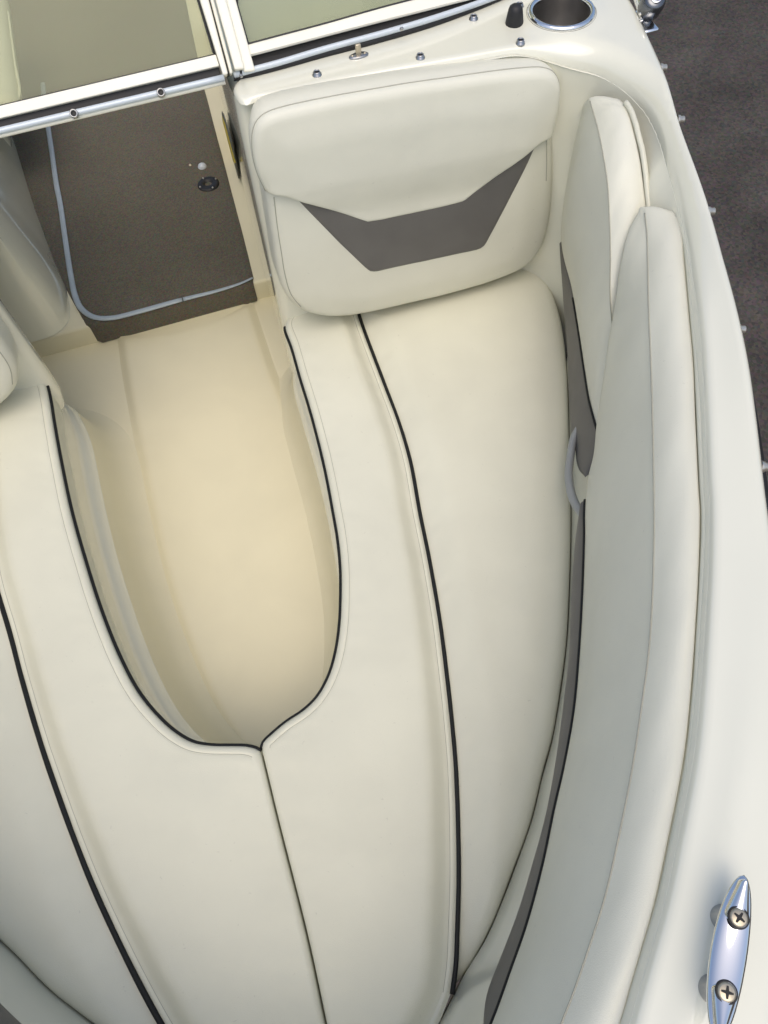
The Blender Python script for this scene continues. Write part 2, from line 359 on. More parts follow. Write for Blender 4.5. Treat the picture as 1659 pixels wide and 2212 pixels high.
rows = [np.column_stack([plan[:, 0]+o_, plan[:, 1], np.full(len(plan), z+H)]) for z, o_ in ((ZD-.012, 0), (ZD-.06, -.002), (-.9, -.004), (-1.15, -.008), (-1.22, -.008), (-1.26, .0))]
v, f = grid(rows); fixn(link('console_wall', mir(v), f, GEL, boat))
# aft part of the foredeck over the consoles
# dash tops behind the windscreen
for s in (0, 1):
    vv, ff_ = rbox(.10, .74, 1.27, 1.62, ZD+H-.30, ZD+H-.045, .04, 5); vv = np.array(vv)
    link('dash', mir(vv) if s else vv, ff_, mat('dash_gelcoat', (.62, .55, .36), .5) if not s else bpy.data.materials['dash_gelcoat'], boat)

v, f = rbox(.285, .66, 1.285, 1.60, ZD+H-.05, ZD+H-.036, .006, 3); link('reflection_panel', v, f, mat('blue_grey_reflection', (.25, .30, .32), .35, var=.3, vscale=3), boat)  # added slab, stands in for the blue-grey reflection in the side glass
# --- bow floor, raised centre panel, seat base
v, f = rbox(-.62, .30, .25, 1.53, ZF+H-.05, ZF+H-.008, .002, 1); link('bow_floor', v, f, GEL_BOUNCE, boat, smooth=False)
flL = PL([(243, 724), (262, 850), (290, 1000), (310, 1106), (350, 1280), (400, 1430), (450, 1545), (478, 1592)], ZF)
flR = PL([(553, 646), (600, 790), (645, 900), (680, 1000), (700, 1080)], ZF)
fo = spl(cat(flL, [(XC-.08, .375, 0), (XC, .345, 0), (XC+.08, .375, 0), (-.02, .47, 0), (.02, .60, 0), (.045, .74, 0)], flR[::-1])[:, :2], 160)
fo = cat(fo, [(flR[0][0], 1.525), (flL[0][0], 1.525)])
def fp_h(p): return ZF+H-.010+.016*sstep(pdist(p, fo[:-2])/.034)+wob(p, .0006)
v, f = pillow(fo, fp_h, .014, (.004, .008, .012, .016, .02, .024, .028, .034, .04, .046)); fixn(link('floor_panel', v, f, GEL_BOUNCE, boat))
def seat_base(cur, sgn):
    c = cur[(cur[:, 1] > .31)]
    t, s_, _ = frames(c); s_ = s_*sgn
    ou = s_[0]*np.array((1, 0, 0)); ou = ou/np.linalg.norm(ou); c = resamp(np.vstack([spl(np.array([c[0]+ou*.16+np.array((0, .085, 0)), c[0]+ou*.05+np.array((0, .08, 0)), c[0]+ou*.012+np.array((0, .065, 0)), c[0]+np.array((0, .035, 0))]), 20), c]), 160); t, s_, _ = frames(c); s_ = s_*sgn
    # smooth the inner curve so that the flare does not fold at the front
    rows = []
    for z, o_ in ((ZS-.05, .006), (ZS-.10, .005), (-1.31, .002), (-1.325, .000), (-1.331, -.004), (-1.336, -.009), (-1.36, -.018), (-1.41, -.030), (-1.445, -.042), (ZF+.010, -.056), (ZF-.002, -.074), (ZF-.009, -.092)):
        r = c+s_*o_; r[:, 2] = z+H
        k = np.ones(9)/9
        for _i in range(3):
            for q in (0, 1): r[:, q] = np.convolve(np.pad(r[:, q], 4, mode='edge'), k, 'valid')
        rows.append(r)
    v, f = grid(rows[:7]); fixn(link('seat_base', v, f, GEL, boat))
    v, f = grid(rows[6:]); return fixn(link('seat_base_foot', v, f, GEL_BOUNCE, boat))  # lower part of the same moulding, bounced warmth in its colour
seat_base(A[6:], 1 if frames(A)[1][60][0] > 0 else -1)
seat_base(AL[6:], 1 if frames(AL)[1][60][0] < 0 else -1)

# --- cockpit sole, step and carpet
v, f = rbox(-.74, .42, 1.516, 4.2, ZF+H-.04, ZF+H+.050, .008, 3); link('cockpit_step', v, f, GEL_BOUNCE, boat)
cl = PL([(206, 722), (190, 706), (170, 675), (148, 636), (107, 553), (60, 420), (22, 295)], ZF+.055); cr = PL([(553, 640), (549, 610), (540, 565), (500, 410), (440, 185)], ZF+.055)
yf = 1.506
cl[0, 1] = yf; cr[0, 1] = yf
co = cat(spl(cl, 40)[:, :2], [(cl[-1][0]-.08, 4.4), (cr[-1][0]+.14, 4.4)], spl(cr, 40)[::-1, :2])
co = resamp(cat(co, co[:1]), 260)[:-1]
def carp_h(p): return ZF+H+.059+rnd(pdist(p, co, True), .012)+wob(p, .0012, 2)
v, f = pillow(co, carp_h, .03, (.002, .005, .008, .012, .02), skirt=lambda q: np.where(q[:, 1] < yf+.03, ZF+H-.004, ZF+H+.045)); fixn(link('carpet', v, f, CARPET, boat))
# pale trim strip bedded in the carpet
ts = spl(PL([(92, 180), (97, 230), (103, 270), (112, 330), (122, 400), (130, 440), (140, 510), (152, 590), (162, 638), (176, 667), (203, 685), (240, 687), (300, 673), (390, 648), (470, 628), (520, 612), (546, 600)], ZF+.062), 120)
rads = np.r_[np.full(100, .0075), np.linspace(.0075, .003, 20)]
i0 = int(np.argmin(np.hypot(ts[:, 0]-P(390, 648, ZF+.062)[0], ts[:, 1]-P(390, 648, ZF+.062)[1])))
for a, b in ((0, i0+1), (i0, 120)):
    q = ts[a:b].copy(); q[(-1 if a == 0 else 0)] += (q[-2]-q[-1])*.10 if a == 0 else (q[1]-q[0])*.10; v, f = tube(q, rads[a:b], 10, flat=.45); link('trim_strip', v, f, TRIM, boat)
# left footwell wall beside the carpet
def foot(sg):
    zb = ZF+.052+H; tr = PL([(140, 640), (107, 553), (60, 420), (22, 295)], ZF+.052); tr[:, 0] += .008
    base = spl(cat([(-.62, 1.510, zb), (-.53, 1.512, zb), (-.455, 1.518, zb), (-.420, 1.548, zb)], tr, [(-.64, 3.4, zb)]), 90)
    t, s_, _ = frames(base); ow = s_ if s_[60][0] < 0 else -s_
    rows = []
    for dz, lean in ((0, 0), (.02, .002), (.05, .007), (.12, .018), (.25, .045), (.45, .09), (.72, .16)):
        r = base+ow*lean; r[:, 2] = zb+dz; rows.append(r)
    return grid(rows)
v, f = foot(1); fixn(link('footwell_wall', v, f, GEL, boat))

# --- floor drain, knob
dc = P(450, 398, ZF+.06)
dr = fixn(link('floor_drain', *lathe([(.004, -.002), (.010, -.004), (.011, .004), (.026, .004), (.030, .002), (.031, -.004)], dc, 28), RUBBER, boat))
for k in range(4):
    a = k*math.pi/2+.35; link('screw', *lathe([(.0001, .003), (.0025, .002), (.003, 0)], dc+np.array((.0255*math.cos(a), .0255*math.sin(a), .004)), 10), STEEL, dr)
kc = P(437, 360, ZF+.06); fixn(link('floor_button', *lathe([(.0001, .010), (.006, .009), (.010, .006), (.0125, .001), (.0125, -.004)], kc, 20), mat('white_button', (.55, .6, .65), .4), boat))
kc = P(411, 357, ZF+.06); fixn(link('floor_screw', *lathe([(.0001, .004), (.003, .003), (.005, -.002)], kc, 12), STEELW, boat))

# --- sticker on the console side
def wallpt(x, y, off=.0): return PP(x, y, np.array((.0775+.0, 1.3, 0)), nrm((1, -.045, .0)))+np.array((-.004-off, 0, 0))
dk = PL([(480, 245, -1)], None)
for nm, pts, m_, of in (('warning_decal', [(485, 250), (490, 262), (503, 310), (514, 350), (512, 352), (496, 325), (488, 290)], YEL, .003), ('decal_border', [(483, 240), (487, 246), (505, 305), (516, 365), (519, 392), (511, 372), (492, 318)], mat('decal_grey', (.12, .12, .09), .5), .0015)):
    q = np.array([wallpt(x, y, of) for x, y in pts]); n = len(q); q2 = q+np.array((.0025, 0, 0))
    link(nm, np.vstack([q, q2]), [tuple(range(n)), tuple(range(2*n-1, n-1, -1))]+[(i, (i+1) % n, n+(i+1) % n, n+i) for i in range(n)], m_, boat, smooth=False)

# ------------------------------------------------------------------ seat cushions
def seat(name, label, Ain, mirror):
    B = mir(Bm) if mirror else Bm; Ee = mir(E_) if mirror else E_; seam = SEAM.copy(); seam[:, 0] += (-.0014 if mirror else .0014)
    c = Ain[:, :].mean(0)
    th = thing(name, label, 'seat cushion', (Ee[80][0]-(-.15 if mirror else .15), .5, ZS+H-.085), 'seat cushions in the bow')
    edge = cat(Ain, seam)                                   # inner edge plus the joint on the centre line
    i = int(np.argmin(np.hypot(Ee[:, 0]-B[-1][0], Ee[:, 1]-B[-1][1])))
    tail = Ee[i+1:-1]
    outl = cat(edge, tail[::-1], B[::-1])[:, :2]; outl = np.array([p for k, p in enumerate(outl) if k == 0 or np.hypot(*(p-outl[k-1])) > .0008])
    rB = .007
    def h1(p):
        dA = pdist(p, Ain); dS = pdist(p, seam); dB = pdist(p, cat(B, tail)); dI = np.minimum(dA, dS)
        z = ZS+H+rnd(dA, .012)*.8+rnd(dS, .009)*.9+.006*sstep(dI/.10)
        z -= .019*(1-sstep((dB-.011)/.030))+.004*(1-sstep(dB/.006))
        z -= .0014*np.exp(-((dA-.0135)/.0016)**2)+.0012*np.exp(-((dB-.0100)/.0016)**2)
        pk = np.sin(p[:, 1]*150+2*np.sin(p[:, 1]*41)+p[:, 0]*60)
        z += .0007*pk*(np.exp(-((dB-.03)/.018)**2)+.6*np.exp(-((dI-.03)/.018)**2))
        return z+wob(p, .0008, 1.3)
    v, f = pillow(outl, h1, .011, (.0008, .002, .004, .006, .008, .010, .0118, .0135, .0152, .018, .023, .03, .038, .047), skirt=lambda q: [h1(q)-.012, np.full(len(q), ZS+H-.075)])
    p1 = fixn(link('inner_panel', v, f, VINYL, th))
    outl2 = cat(B, Ee[:i+1][::-1])[:, :2]; outl2 = np.array([p for k, p in enumerate(outl2) if k == 0 or np.hypot(*(p-outl2[k-1])) > .0008])
    def h2(p):
        dB = pdist(p, B); dE = pdist(p, Ee)
        z = ZS+H-.004-.016*(1-sstep(dB/.06))+rnd(dB, .004)*.6+rnd(dE, .024)*.9-.009*(1-sstep(dE/.07))
        z += .0006*np.sin(p[:, 1]*130+2*np.sin(p[:, 1]*53)-p[:, 0]*70)*np.exp(-((dB-.022)/.016)**2)
        return z+wob(p[:, :2]+np.array((.3, .1)), .0009, 1.2)
    v, f = pillow(outl2, h2, .012, (.0008, .002, .004, .007, .011, .016, .022, .029, .036, .045), skirt=lambda q: [h2(q)-.010, np.full(len(q), ZS+H-.075)])
    p2 = fixn(link('outer_panel', v, f, VINYL, th))
    # black piping along the well and between the panels
    t, s_, _ = frames(Ain); s_ = s_*(1 if ((s_[60][0] < 0) != mirror) else -1)
    pa = Ain+s_*.0015; pa[:, 2] = ZS+H-.0135; pa = pa[10:]
    link('piping', *tube(resamp(pa, 200), .0036, 10), PIPE, th)
    tb, sb_, _ = frames(B); sb_ = sb_*(1 if ((sb_[60][0] > 0) != mirror) else -1); pb = B+sb_*.0022; pb[:, 2] = ZS+H-.0165+wavy(len(pb), .0003)
    link('piping', *tube(resamp(pb, 200), .0043 if mirror else .0034, 10), PIPE, th)
    # stitching
    for cur, d, hf, sub in ((Ain, .0135, h1, p1), (B, .0100, h1, p1)):
        t, s_, _ = frames(cur); q = cur+s_*d; q2 = cur-s_*d
        if not inside(q[60:61], outl)[0]: q = q2
        q = q[(pdist(q, cur) > d*.95) & inside(q, outl)]; q[:, 2] = h1(q)+.0001
        link('stitching', *tube(resamp(q, 260), .0005, 5, caps=False), THREAD, sub)
    return th
seat('seat_cushion', 'cream bow seat cushion with black piping below the large backrest', A, False)
seat('seat_cushion', 'cream bow seat cushion left of the centre seam, cut off by the left edge', AL, True)

# ------------------------------------------------------------------ backrests
YB = 1.035
def Q(pts): return np.array([PY(x, y, YB)[[0, 2]] for x, y in pts])      # (x, z) on the backrest plane
BT = .085
up_out = spl(Q([(578, 424), (558, 380), (549, 335), (549, 300), (557, 275), (575, 257), (625, 240), (829, 200), (1029, 170), (1129, 157), (1175, 155), (1199, 163), (1213, 185), (1213, 230), (1207, 262), (1199, 300)]), 110)
up_bot = resamp(Q([(1199, 299), (1166, 307), (1004, 438), (960, 450), (829, 478), (795, 483), (760, 471), (622, 424), (578, 422)]), 90)
UP = cat(up_out, up_bot[1:-1])
FOLD = Q([(560, 432), (640, 418), (829, 378), (1000, 348), (1155, 316), (1215, 296)])
LO = spl(Q([(578, 415), (584, 450), (591, 500), (600, 560), (606, 602), (617, 645), (636, 675), (666, 694), (710, 703), (770, 700), (829, 689), (979, 653), (1079, 624), (1139, 598), (1172, 568), (1190, 530), (1203, 470), (1208, 400), (1208, 340), (1204, 290)]), 130)
LO = cat(LO, Q([(1100, 280), (800, 340), (660, 380)]))
GREY = Q([(624, 416), (795, 468), (1002, 422), (1156, 300), (1169, 308), (1052, 530), (1046, 538), (1036, 543), (960, 560), (815, 591), (803, 591), (793, 584), (740, 534)])
def inner_grey(g): return g
def backrest(label, mirror):
    M = (lambda v: mir(v)) if mirror else (lambda v: v)
    th = thing('backrest', label, 'backrest', (2*XC-.34 if mirror else .34, YB+BT, ZS+H+.01), 'backrests on the console bulkheads')
    def toW(v3): return M(np.column_stack([v3[:, 0], v3[:, 2], v3[:, 1]]))   # (x, z, depth) -> (x, y, z)
    lo_d = lambda p: YB+.014-(.008*sstep(pdist(p, LO[:130])/.07))-rnd(pdist(p, LO[:130]), .022)+wob(p, .0008, 2)
    v, f = pillow(LO, lo_d, .011, (.001, .003, .006, .010, .015, .021, .028, .036), skirt=lambda q: [lo_d(q)+.008, np.full(len(q), YB+BT)])
    fixn(link('lower_pad', toW(v), f, VINYLB, th))
    GO = resamp(cat(GREY, GREY[:1]), 150)[:-1]
    v, f = pillow(GO, lambda p: lo_d(p)-.0022+.0020*(1-sstep(pdist(p, GO, True)/.004)), .011, (.001, .002, .004, .008), skirt=lambda q: lo_d(q)+.004)
    fixn(link('grey_inset', toW(v), f, GREYV, th, label='grey vinyl inset panel'))
    fx = np.argsort(FOLD[:, 0])
    def up_d(p):
        d = pdist(p, up_out); below = np.interp(p[:, 0], FOLD[fx, 0], FOLD[fx, 1])-p[:, 1]
        dep = np.interp(p[:, 0], Q([(578, 424), (795, 487), (1002, 442), (1199, 301)])[:, 0], Q([(578, 424), (795, 487), (1002, 442), (1199, 301)])[:, 1])
        z = YB-.001-.008*sstep(d/.06)-rnd(d, .014)*.9
        z += .010*sstep(below/.07)+.002*sstep((below+.01)/.02)
        db = pdist(p, up_bot)
        return z-rnd(db, .004)*.6+wob(p, .0007, 2)
    v, f = pillow(UP, up_d, .010, (.001, .003, .0055, .009, .0125, .018, .025), skirt=lambda q: [up_d(q)+.006])
    fixn(link('upper_pad', toW(v), f, VINYLB, th))
    for pts in ([(597, 440), (604, 500), (613, 560), (620, 605), (633, 648), (655, 676)], [(1188, 306), (1188, 350), (1186, 400)]):
        q2_ = spl(Q(pts), 40); q3 = np.column_stack([q2_, lo_d(q2_)-.0002]); tw = tube(q3, .0008, 6); link('seam', toW(tw[0]), tw[1], THREAD, th)
    # boxing: the band from the seam back to the bulkhead, round the top and sides
    c = up_out; t = np.gradient(c, axis=0); t /= np.linalg.norm(t, axis=1)[:, None]; n2 = np.stack([-t[:, 1], t[:, 0]], 1)
    if n2[55][1] < 0: n2 = -n2
    rows = []
    zz = up_d(c+0)
    for dd, oo in ((.002, -.0015), (.010, .0012), (.028, -.001), (.050, -.008), (.068, -.018), (.080, -.034)):
        q = c+n2*oo; rows.append(np.column_stack([q[:, 0], q[:, 1], zz+dd]))
    v, f = grid(rows); fixn(link('boxing', toW(v), f, VINYLB, th))
    q = np.column_stack([c, zz+.0012]); link('seam', toW(tube(q, .0011, 6)[0]), tube(q, .0011, 6)[1], THREAD, th)
backrest('wide cream backrest with a grey angular inset on the console bulkhead', False)
backrest('cream backrest cut off at the left edge beside the passage', True)

# ------------------------------------------------------------------ side bolsters
def bolster(name, label, T, S, L, n, mirror, cat_, grp, grey=None, endaft=True, pip=None, handle=None, bow=True):
    T, S, L = (spl(a, n) for a in (T, S, L))
    M = mir if mirror else (lambda v: np.asarray(v))
    th = thing(name, label, cat_, M(np.array([[*L[n//2][:2], L[n//2][2]-.08]]))[0], grp)
    d = S-L; ax = np.gradient(S, axis=0); ax /= np.linalg.norm(ax, axis=1)[:, None]
    nf = np.cross(ax, d); nf /= np.linalg.norm(nf, axis=1)[:, None]
    if nf[n//2][0] > 0: nf = -nf
    k = np.ones(9)/9
    for q in range(3): nf[:, q] = np.convolve(np.pad(nf[:, q], 4, mode='edge'), k, 'valid')
    nt_ = np.array((0, 0, 1.)); w_ = np.linalg.norm(d, axis=1)
    env = sstep(np.linspace(0, 1, n)/.07)[:, None]
    face = []
    for t in np.linspace(0, 1, 15):
        bl = .16*min(1, .11)*4*t*(1-t)
        b = (np.clip(w_, .03, .25)*.05*4*t*(1-t))[:, None]*(.35+.65*env)
        face.append(L+(S-L)*t+nf*b+nf*(wavy(n, .0006, t*3))[:, None]*4*t*(1-t))
    back = L-nf*.012+np.array((.004, 0, -.006)); under = L-nf*.004+np.array((0, 0, -.003))
    rows = [back, under]+face
    v, f = grid(rows); fixn(link('face_panel', M(v), f, VINYLB, th))
    top = [S]
    for t in np.linspace(.06, .94, 9):
        b = (.010*4*t*(1-t))*(.4+.6*env)
        top.append(S+(T-S)*t+nt_*b+nt_*wavy(n, .0005, t*5)[:, None])
    top += [T+nt_*.001, T-nt_*.010]
    v, f = grid(top); fixn(link('top_panel', M(v), f, VINYLB, th))
    # aft end cap
    prof = [r[0] for r in rows[::-1]][:-2]; prof = [r[0] for r in top[::-1]]+prof[1:]; prof = np.array(prof); c = prof.mean(0); cap = [prof]
    aft = -ax[0]*np.array((1, 1, 0)); aft = aft/np.linalg.norm(aft)
    for kx, o_ in ((.96, .005), (.86, .010), (.6, .013), (.02, .014)): cap.append(c+(prof-c)*kx+aft*o_)
    v, f = grid(cap); fixn(link('end_panel', M(v), f, VINYLB, th))
    sm = S+nt_*.0003+nf*.0003
    link('seam', M(tube(sm, .0009, 6)[0]), tube(sm, .0009, 6)[1], THREAD, th)
    we = T+nt_*.0005; we[:, :2] += (T-S)[:, :2]/np.linalg.norm((T-S)[:, :2], axis=1)[:, None]*.0055; we[:, 2] += .0022
    tw = tube(we+nt_*wavy(n, .0005)[:, None], .0040, 10); link('welt', M(tw[0]), tw[1], WELT, th)
    if pip is not None:
        a, b = pip; q = L[int(a*n):int(b*n)]-nf[int(a*n):int(b*n)]*.0005+np.array((-.001, 0, -.0022)); tw = tube(q, .0026, 8); link('piping', M(tw[0]), tw[1], PIPE, th)
    if grey is not None:
        U, G = (spl(a, 90) for a in grey); rows = []; dn_ = np.array((-.9, -.45, 0)); 
        for t in np.linspace(0, 1, 11): rows.append(U+(G-U)*t+dn_*(.006*4*t*(1-t)))
        rows = [U+np.array((.02, .005, 0))]+rows+[G+np.array((.012, .005, -.004)), G+np.array((.03, .01, -.006))]
        v, f = grid(rows); fixn(link('grey_band', M(v), f, GREYV, th, label='dark grey vinyl lower band'))
    if handle is not None:
        q = spl(handle, 50)+np.array((.006, 0, -.004)); r = .0070-.0012*np.abs(np.linspace(-1, 1, 50))**2; tw = tube(q, r, 14, flat=1.3); link('grab_handle', M(tw[0]), tw[1], HANDLE, th, label='curved grey grab handle')
    return th
def ext(z, *pts): return [(x, y, z+H) for x, y in pts]
fT = cat(PL([(1462, 470, -.735), (1471, 500, -.73), (1476, 553, -.728), (1487, 678, -.725), (1496, 778, -.722), (1501, 903, -.72), (1508, 1053, -.72), (1511, 1106, -.72), (1508, 1231, -.72), (1501, 1356, -.72), (1491, 1496, -.72), (1476, 1636, -.72), (1443, 1809, -.72), (1413, 1949, -.72), (1383, 2054, -.72), (1358, 2139, -.72), (1338, 2209, -.72)]), ext(-.72, (.03, -.185), (-.10, -.235)))
fS = cat(PL([(1393, 461, -.750), (1397, 500, -.750), (1399, 553, -.750), (1401, 653, -.750), (1407, 803, -.750), (1411, 953, -.750), (1413, 1103, -.750), (1413, 1156, -.750), (1410, 1281, -.750), (1402, 1406, -.750), (1387, 1521, -.750), (1367, 1656, -.750), (1339, 1799, -.750), (1307, 1939, -.750), (1269, 2059, -.750), (1234, 2159, -.750), (1214, 2209, -.750)]), ext(-.750, (.0, -.165), (-.12, -.21)))
fL = cat(PL([(1379, 459, -.765), (1360, 495, -.775), (1344, 553, -.79), (1329, 653, -.83), (1314, 743, -.87), (1302, 828, -.91), (1289, 913, -.955), (1282, 983, -.98), (1270, 1033, -.995), (1264, 1103, -1.0), (1264, 1156, -1.0), (1260, 1281, -1.0), (1253, 1406, -1.0), (1242, 1531, -1.0), (1221, 1652, -1.0), (1199, 1749, -1.0), (1174, 1869, -1.0), (1139, 1999, -1.0), (1104, 2099, -1.0), (1064, 2209, -1.0)]), ext(-1.0, (-.02, -.15), (-.13, -.19)))
fU = cat(PL([(1262, 1080, -1.01), (1262, 1156, -1.008), (1258, 1281, -1.008), (1251, 1406, -1.008), (1240, 1531, -1.008), (1219, 1652, -1.008), (1197, 1749, -1.008), (1172, 1869, -1.008), (1137, 1999, -1.008), (1102, 2099, -1.008), (1072, 2185, -1.008), (1062, 2209, -1.01)]), ext(-1.01, (.012, -.128)))
fG = cat(PL([(1256, 1085, -1.02), (1245, 1150, -1.05), (1239, 1206, -1.055), (1233, 1306, -1.06), (1229, 1406, -1.06), (1217, 1521, -1.06), (1200, 1645, -1.06), (1179, 1759, -1.065), (1152, 1859, -1.07), (1119, 1969, -1.075), (1079, 2074, -1.08), (1054, 2139, -1.075), (1045, 2189, -1.06), (1044, 2215, -1.05)]), ext(-1.03, (.006, -.125)))
rT = PL([(1344, 222, -.72), (1356, 245, -.722), (1369, 290, -.73), (1382, 350, -.745), (1392, 425, -.77), (1398, 480, -.79), (1404, 560, -.82), (1410, 680, -.87)])
rS = PL([(1275, 219, -.74), (1281, 240, -.742), (1292, 280, -.745), (1304, 340, -.752), (1313, 400, -.765), (1317, 475, -.79), (1319, 553, -.81), (1318, 640, -.84), (1326, 740, -.89), (1334, 850, -.95)])
rL = PL([(1257, 245, -.80), (1244, 300, -.85), (1229, 370, -.91), (1219, 430, -.96), (1212, 510, -1.01), (1217, 553, -1.025), (1234, 618, -1.03), (1249, 703, -1.025), (1264, 803, -1.02), (1274, 863, -1.01), (1291, 925, -1.0), (1310, 990, -1.02)])
rU = PL([(1214, 520, -1.035), (1218, 556, -1.035), (1234, 620, -1.04), (1249, 705, -1.035), (1264, 805, -1.03), (1275, 866, -1.02), (1291, 915, -1.005), (1290, 950, -1.01), (1284, 988, -1.02), (1270, 1026, -1.045)])
rG = PL([(1212, 525, -1.05), (1213, 556, -1.08), (1217, 653, -1.13), (1225, 753, -1.145), (1229, 853, -1.14), (1234, 933, -1.12), (1242, 970, -1.10), (1247, 1005, -1.08), (1256, 1022, -1.065), (1268, 1027, -1.05)])
rH = PL([(1243, 925, -1.085), (1233, 945, -1.09), (1226, 985, -1.09), (1222, 1025, -1.085), (1226, 1060, -1.075), (1236, 1088, -1.065), (1248, 1106, -1.055), (1258, 1124, -1.045)])
for m in (False, True):
    bolster('side_bolster', 'long cream padded bolster with dark grey lower band along the gunwale' if not m else 'bolster with a dark grey band peeking into the bottom left corner', fT, fS, fL, 160, m, 'bolster', 'long side bolsters', grey=(fU, fG), pip=(.33, .93))
    if not m: bolster('corner_bolster', 'short cream bolster with a grey lower wedge beside the wide backrest', rT, rS, rL, 90, m, 'bolster', None, grey=(rU, rG), pip=(.50, .99), handle=rH)

# ------------------------------------------------------------------ windscreen
ws = thing.__globals__['link']  # (keeps one builder for all parts)
rake = nrm((0, .62, .78)); ZW = ZD+.008
cp = P(240, 226, ZW); cn = nrm(np.cross((1, 0, 0), rake))
wsE = bpy.data.objects.new('windshield', None); COL.objects.link(wsE); wsE.parent = boat
wsE.location = np.array((XC, cp[1], ZW+H))-absloc(boat)
def wq(x, y, off=0): return PP(x, y, cp, cn)+cn*off*(1 if cn[1] < 0 else -1)      # point on the screen plane, moved forward by off
def slab(pts, th, off=0):                                   # polygon on the plane with thickness
    q = np.array([wq(x, y, off) for x, y in pts]); nn_ = cn*(1 if cn[1] < 0 else -1); q2 = q-nn_*th; n = len(q)
    return np.vstack([q, q2]), [tuple(range(n)), tuple(range(2*n-1, n-1, -1))]+[((i+1) % n, i, n+i, n+(i+1) % n) for i in range(n)]
def sl(name, pts, m_, th, off=0, bev=.0015):
    v, f = slab(pts, th, off); o = fixn(link(name, v, f, m_, wsE, smooth=False))
    if bev:
        b = o.modifiers.new('bevel', 'BEVEL'); b.width = bev; b.segments = 2; b.limit_method = 'ANGLE'
    return o
def lx(x, a, b): return a[1]+(b[1]-a[1])*(x-a[0])/(b[0]-a[0])
# centre screen over the passage: lines run on to the left, out of the picture
XL = -560
t_ = lambda x: lx(x, (0, 230), (462, 120)); b_ = lambda x: lx(x, (0, 257.5), (470, 145)); k_ = lambda x: lx(x, (0, 274), (475, 160)); r_ = lambda x: lx(x, (0, 284), (480, 170))
sl('frame_bar', [(XL, t_(XL)), (466, t_(466)), (474, b_(474)), (XL, b_(XL))], ALU, .022, .006)
sl('gasket', [(XL, b_(XL)-2), (472, b_(472)-2), (478, k_(478)+3), (XL, k_(XL)+3)], RUBBER, .012, -.004)
sl('glazing_bead', [(XL, t_(XL)-4), (462, t_(462)-4), (464, t_(464)+2), (XL, t_(XL)+2)], RUBBER, .012, -.001, 0)
sl('glass_pane', [(XL, t_(XL)-1), (462, t_(462)-1), (350, -270), (XL, -60)], GLASS, .005, -.006, 0)
sl('frame_bar', [(XL, -60), (350, -270), (346, -292), (XL, -82)], ALU, .022, .006)
q = np.array([wq(XL, r_(XL), .006), wq(484, r_(484), .006)]); q = resamp(q, 30); v, f = tube(q, .0046, 14); cr_ = link('rail', v, f, RAIL, wsE)
q2 = q+np.array((0, .002, -.007)); v, f = tube(q2, .0042, 12); link('rail_lip', v, f, ALU, wsE)
for x, y in ((163, 247), (349, 202)):
    c = wq(x, y+1, .014); ax = nrm((0, -.75, .66))
    o = fixn(link('snap', *lathe([(.0062, -.006), (.0062, .002), (.0052, .0035), (.0040, .003), (.0036, .0)], c, 18, ax), STEEL, wsE)); link('snap_socket', *lathe([(.0001, .0006), (.0040, .0006)], c, 18, ax), DARK, o)
# posts between centre and side screens
def post(name, x0a, x0b, x1a, x1b, y1a, y1b, off, m_=ALU, th=.024):
    k = -1.9                                                # run on upwards, out of the picture
    a0, b0 = (x0a, 0), (x0b, 0); a1, b1 = (x1a, y1a), (x1b, y1b)
    aT = (a0[0]-(a1[0]-a0[0])*290/y1a, -290); bT = (b0[0]-(b1[0]-b0[0])*290/y1b, -290)
    return sl(name, [aT, bT, b1, a1], m_, th, off, .0025)
post('post', 431, 450, 482, 492.5, 166, 163, .012)
post('post_gasket', 449, 456, 491, 499, 162, 158, .002, RUBBER)
post('post', 453.5, 461, 497, 503, 163, 159, .009)
post('post', 464, 487, 507, 527.5, 155, 152, .016)
post('post', 486, 508, 526, 551, 158, 155, .010)
post('glazing_bead', 426, 432, 459, 466, 112, 118, -.001, RUBBER, .012)
post('glazing_bead', 507, 512, 534, 538.5, 90, 95, .000, RUBBER, .012)
post('post_foot', 508, 514, 518, 524, 167, 167, .005, RUBBER, .03)
# side screen: sweeps aft towards the gunwale
side_x = [505, 540, 600, 700, 829, 950, 1080, 1150, 1230, 1300]
def yy(x, pts): return float(np.interp(x, [p[0] for p in pts], [p[1] for p in pts]))
L0 = [(505, 173), (540, 167), (600, 152), (700, 124), (829, 90), (950, 53), (1080, 2), (1150, -32), (1230, -80), (1300, -125)]   # foot of the black gasket
L1 = [(505, 163), (540, 153), (600, 137), (700, 107), (829, 72), (950, 36), (1080, -10), (1150, -42), (1230, -88), (1300, -132)]  # tube
L2 = [(505, 131), (540, 123), (600, 107.5), (700, 81), (829, 47.5), (950, 17), (1080, -18), (1150, -50), (1230, -98), (1300, -142)]
L3 = [(505, 107), (540, 97), (600, 81), (700, 54.5), (829, 18), (950, -13), (1080, -46), (1150, -76), (1230, -122), (1300, -166)]
base = np.array([P(x, y, ZD+.001) for x, y in L0])          # foot curve on the deck
def onscr(x, L):                                            # where the line meets the raked strip above the foot curve
    i = [p[0] for p in L0].index(x); return PP(x, yy(x, L), base[i], cn)
g1, g2, g3 = (np.array([onscr(x, L) for x in side_x]) for L in (L1, L2, L3))
fw = cn*(1 if cn[1] < 0 else -1)
sm_ = lambda a: spl(a, 60)
base, g1, g2, g3 = map(sm_, (base, g1, g2, g3))
v, f = grid([base-fw*.012, base, base*.5+g1*.5+fw*.003, g1, g2+fw*.001, g2-fw*.012]); fixn(link('gasket', v, f, RUBBER, wsE))
v, f = tube(g1+fw*.004, .0044, 14); link('rail', v, f, RAIL, wsE)
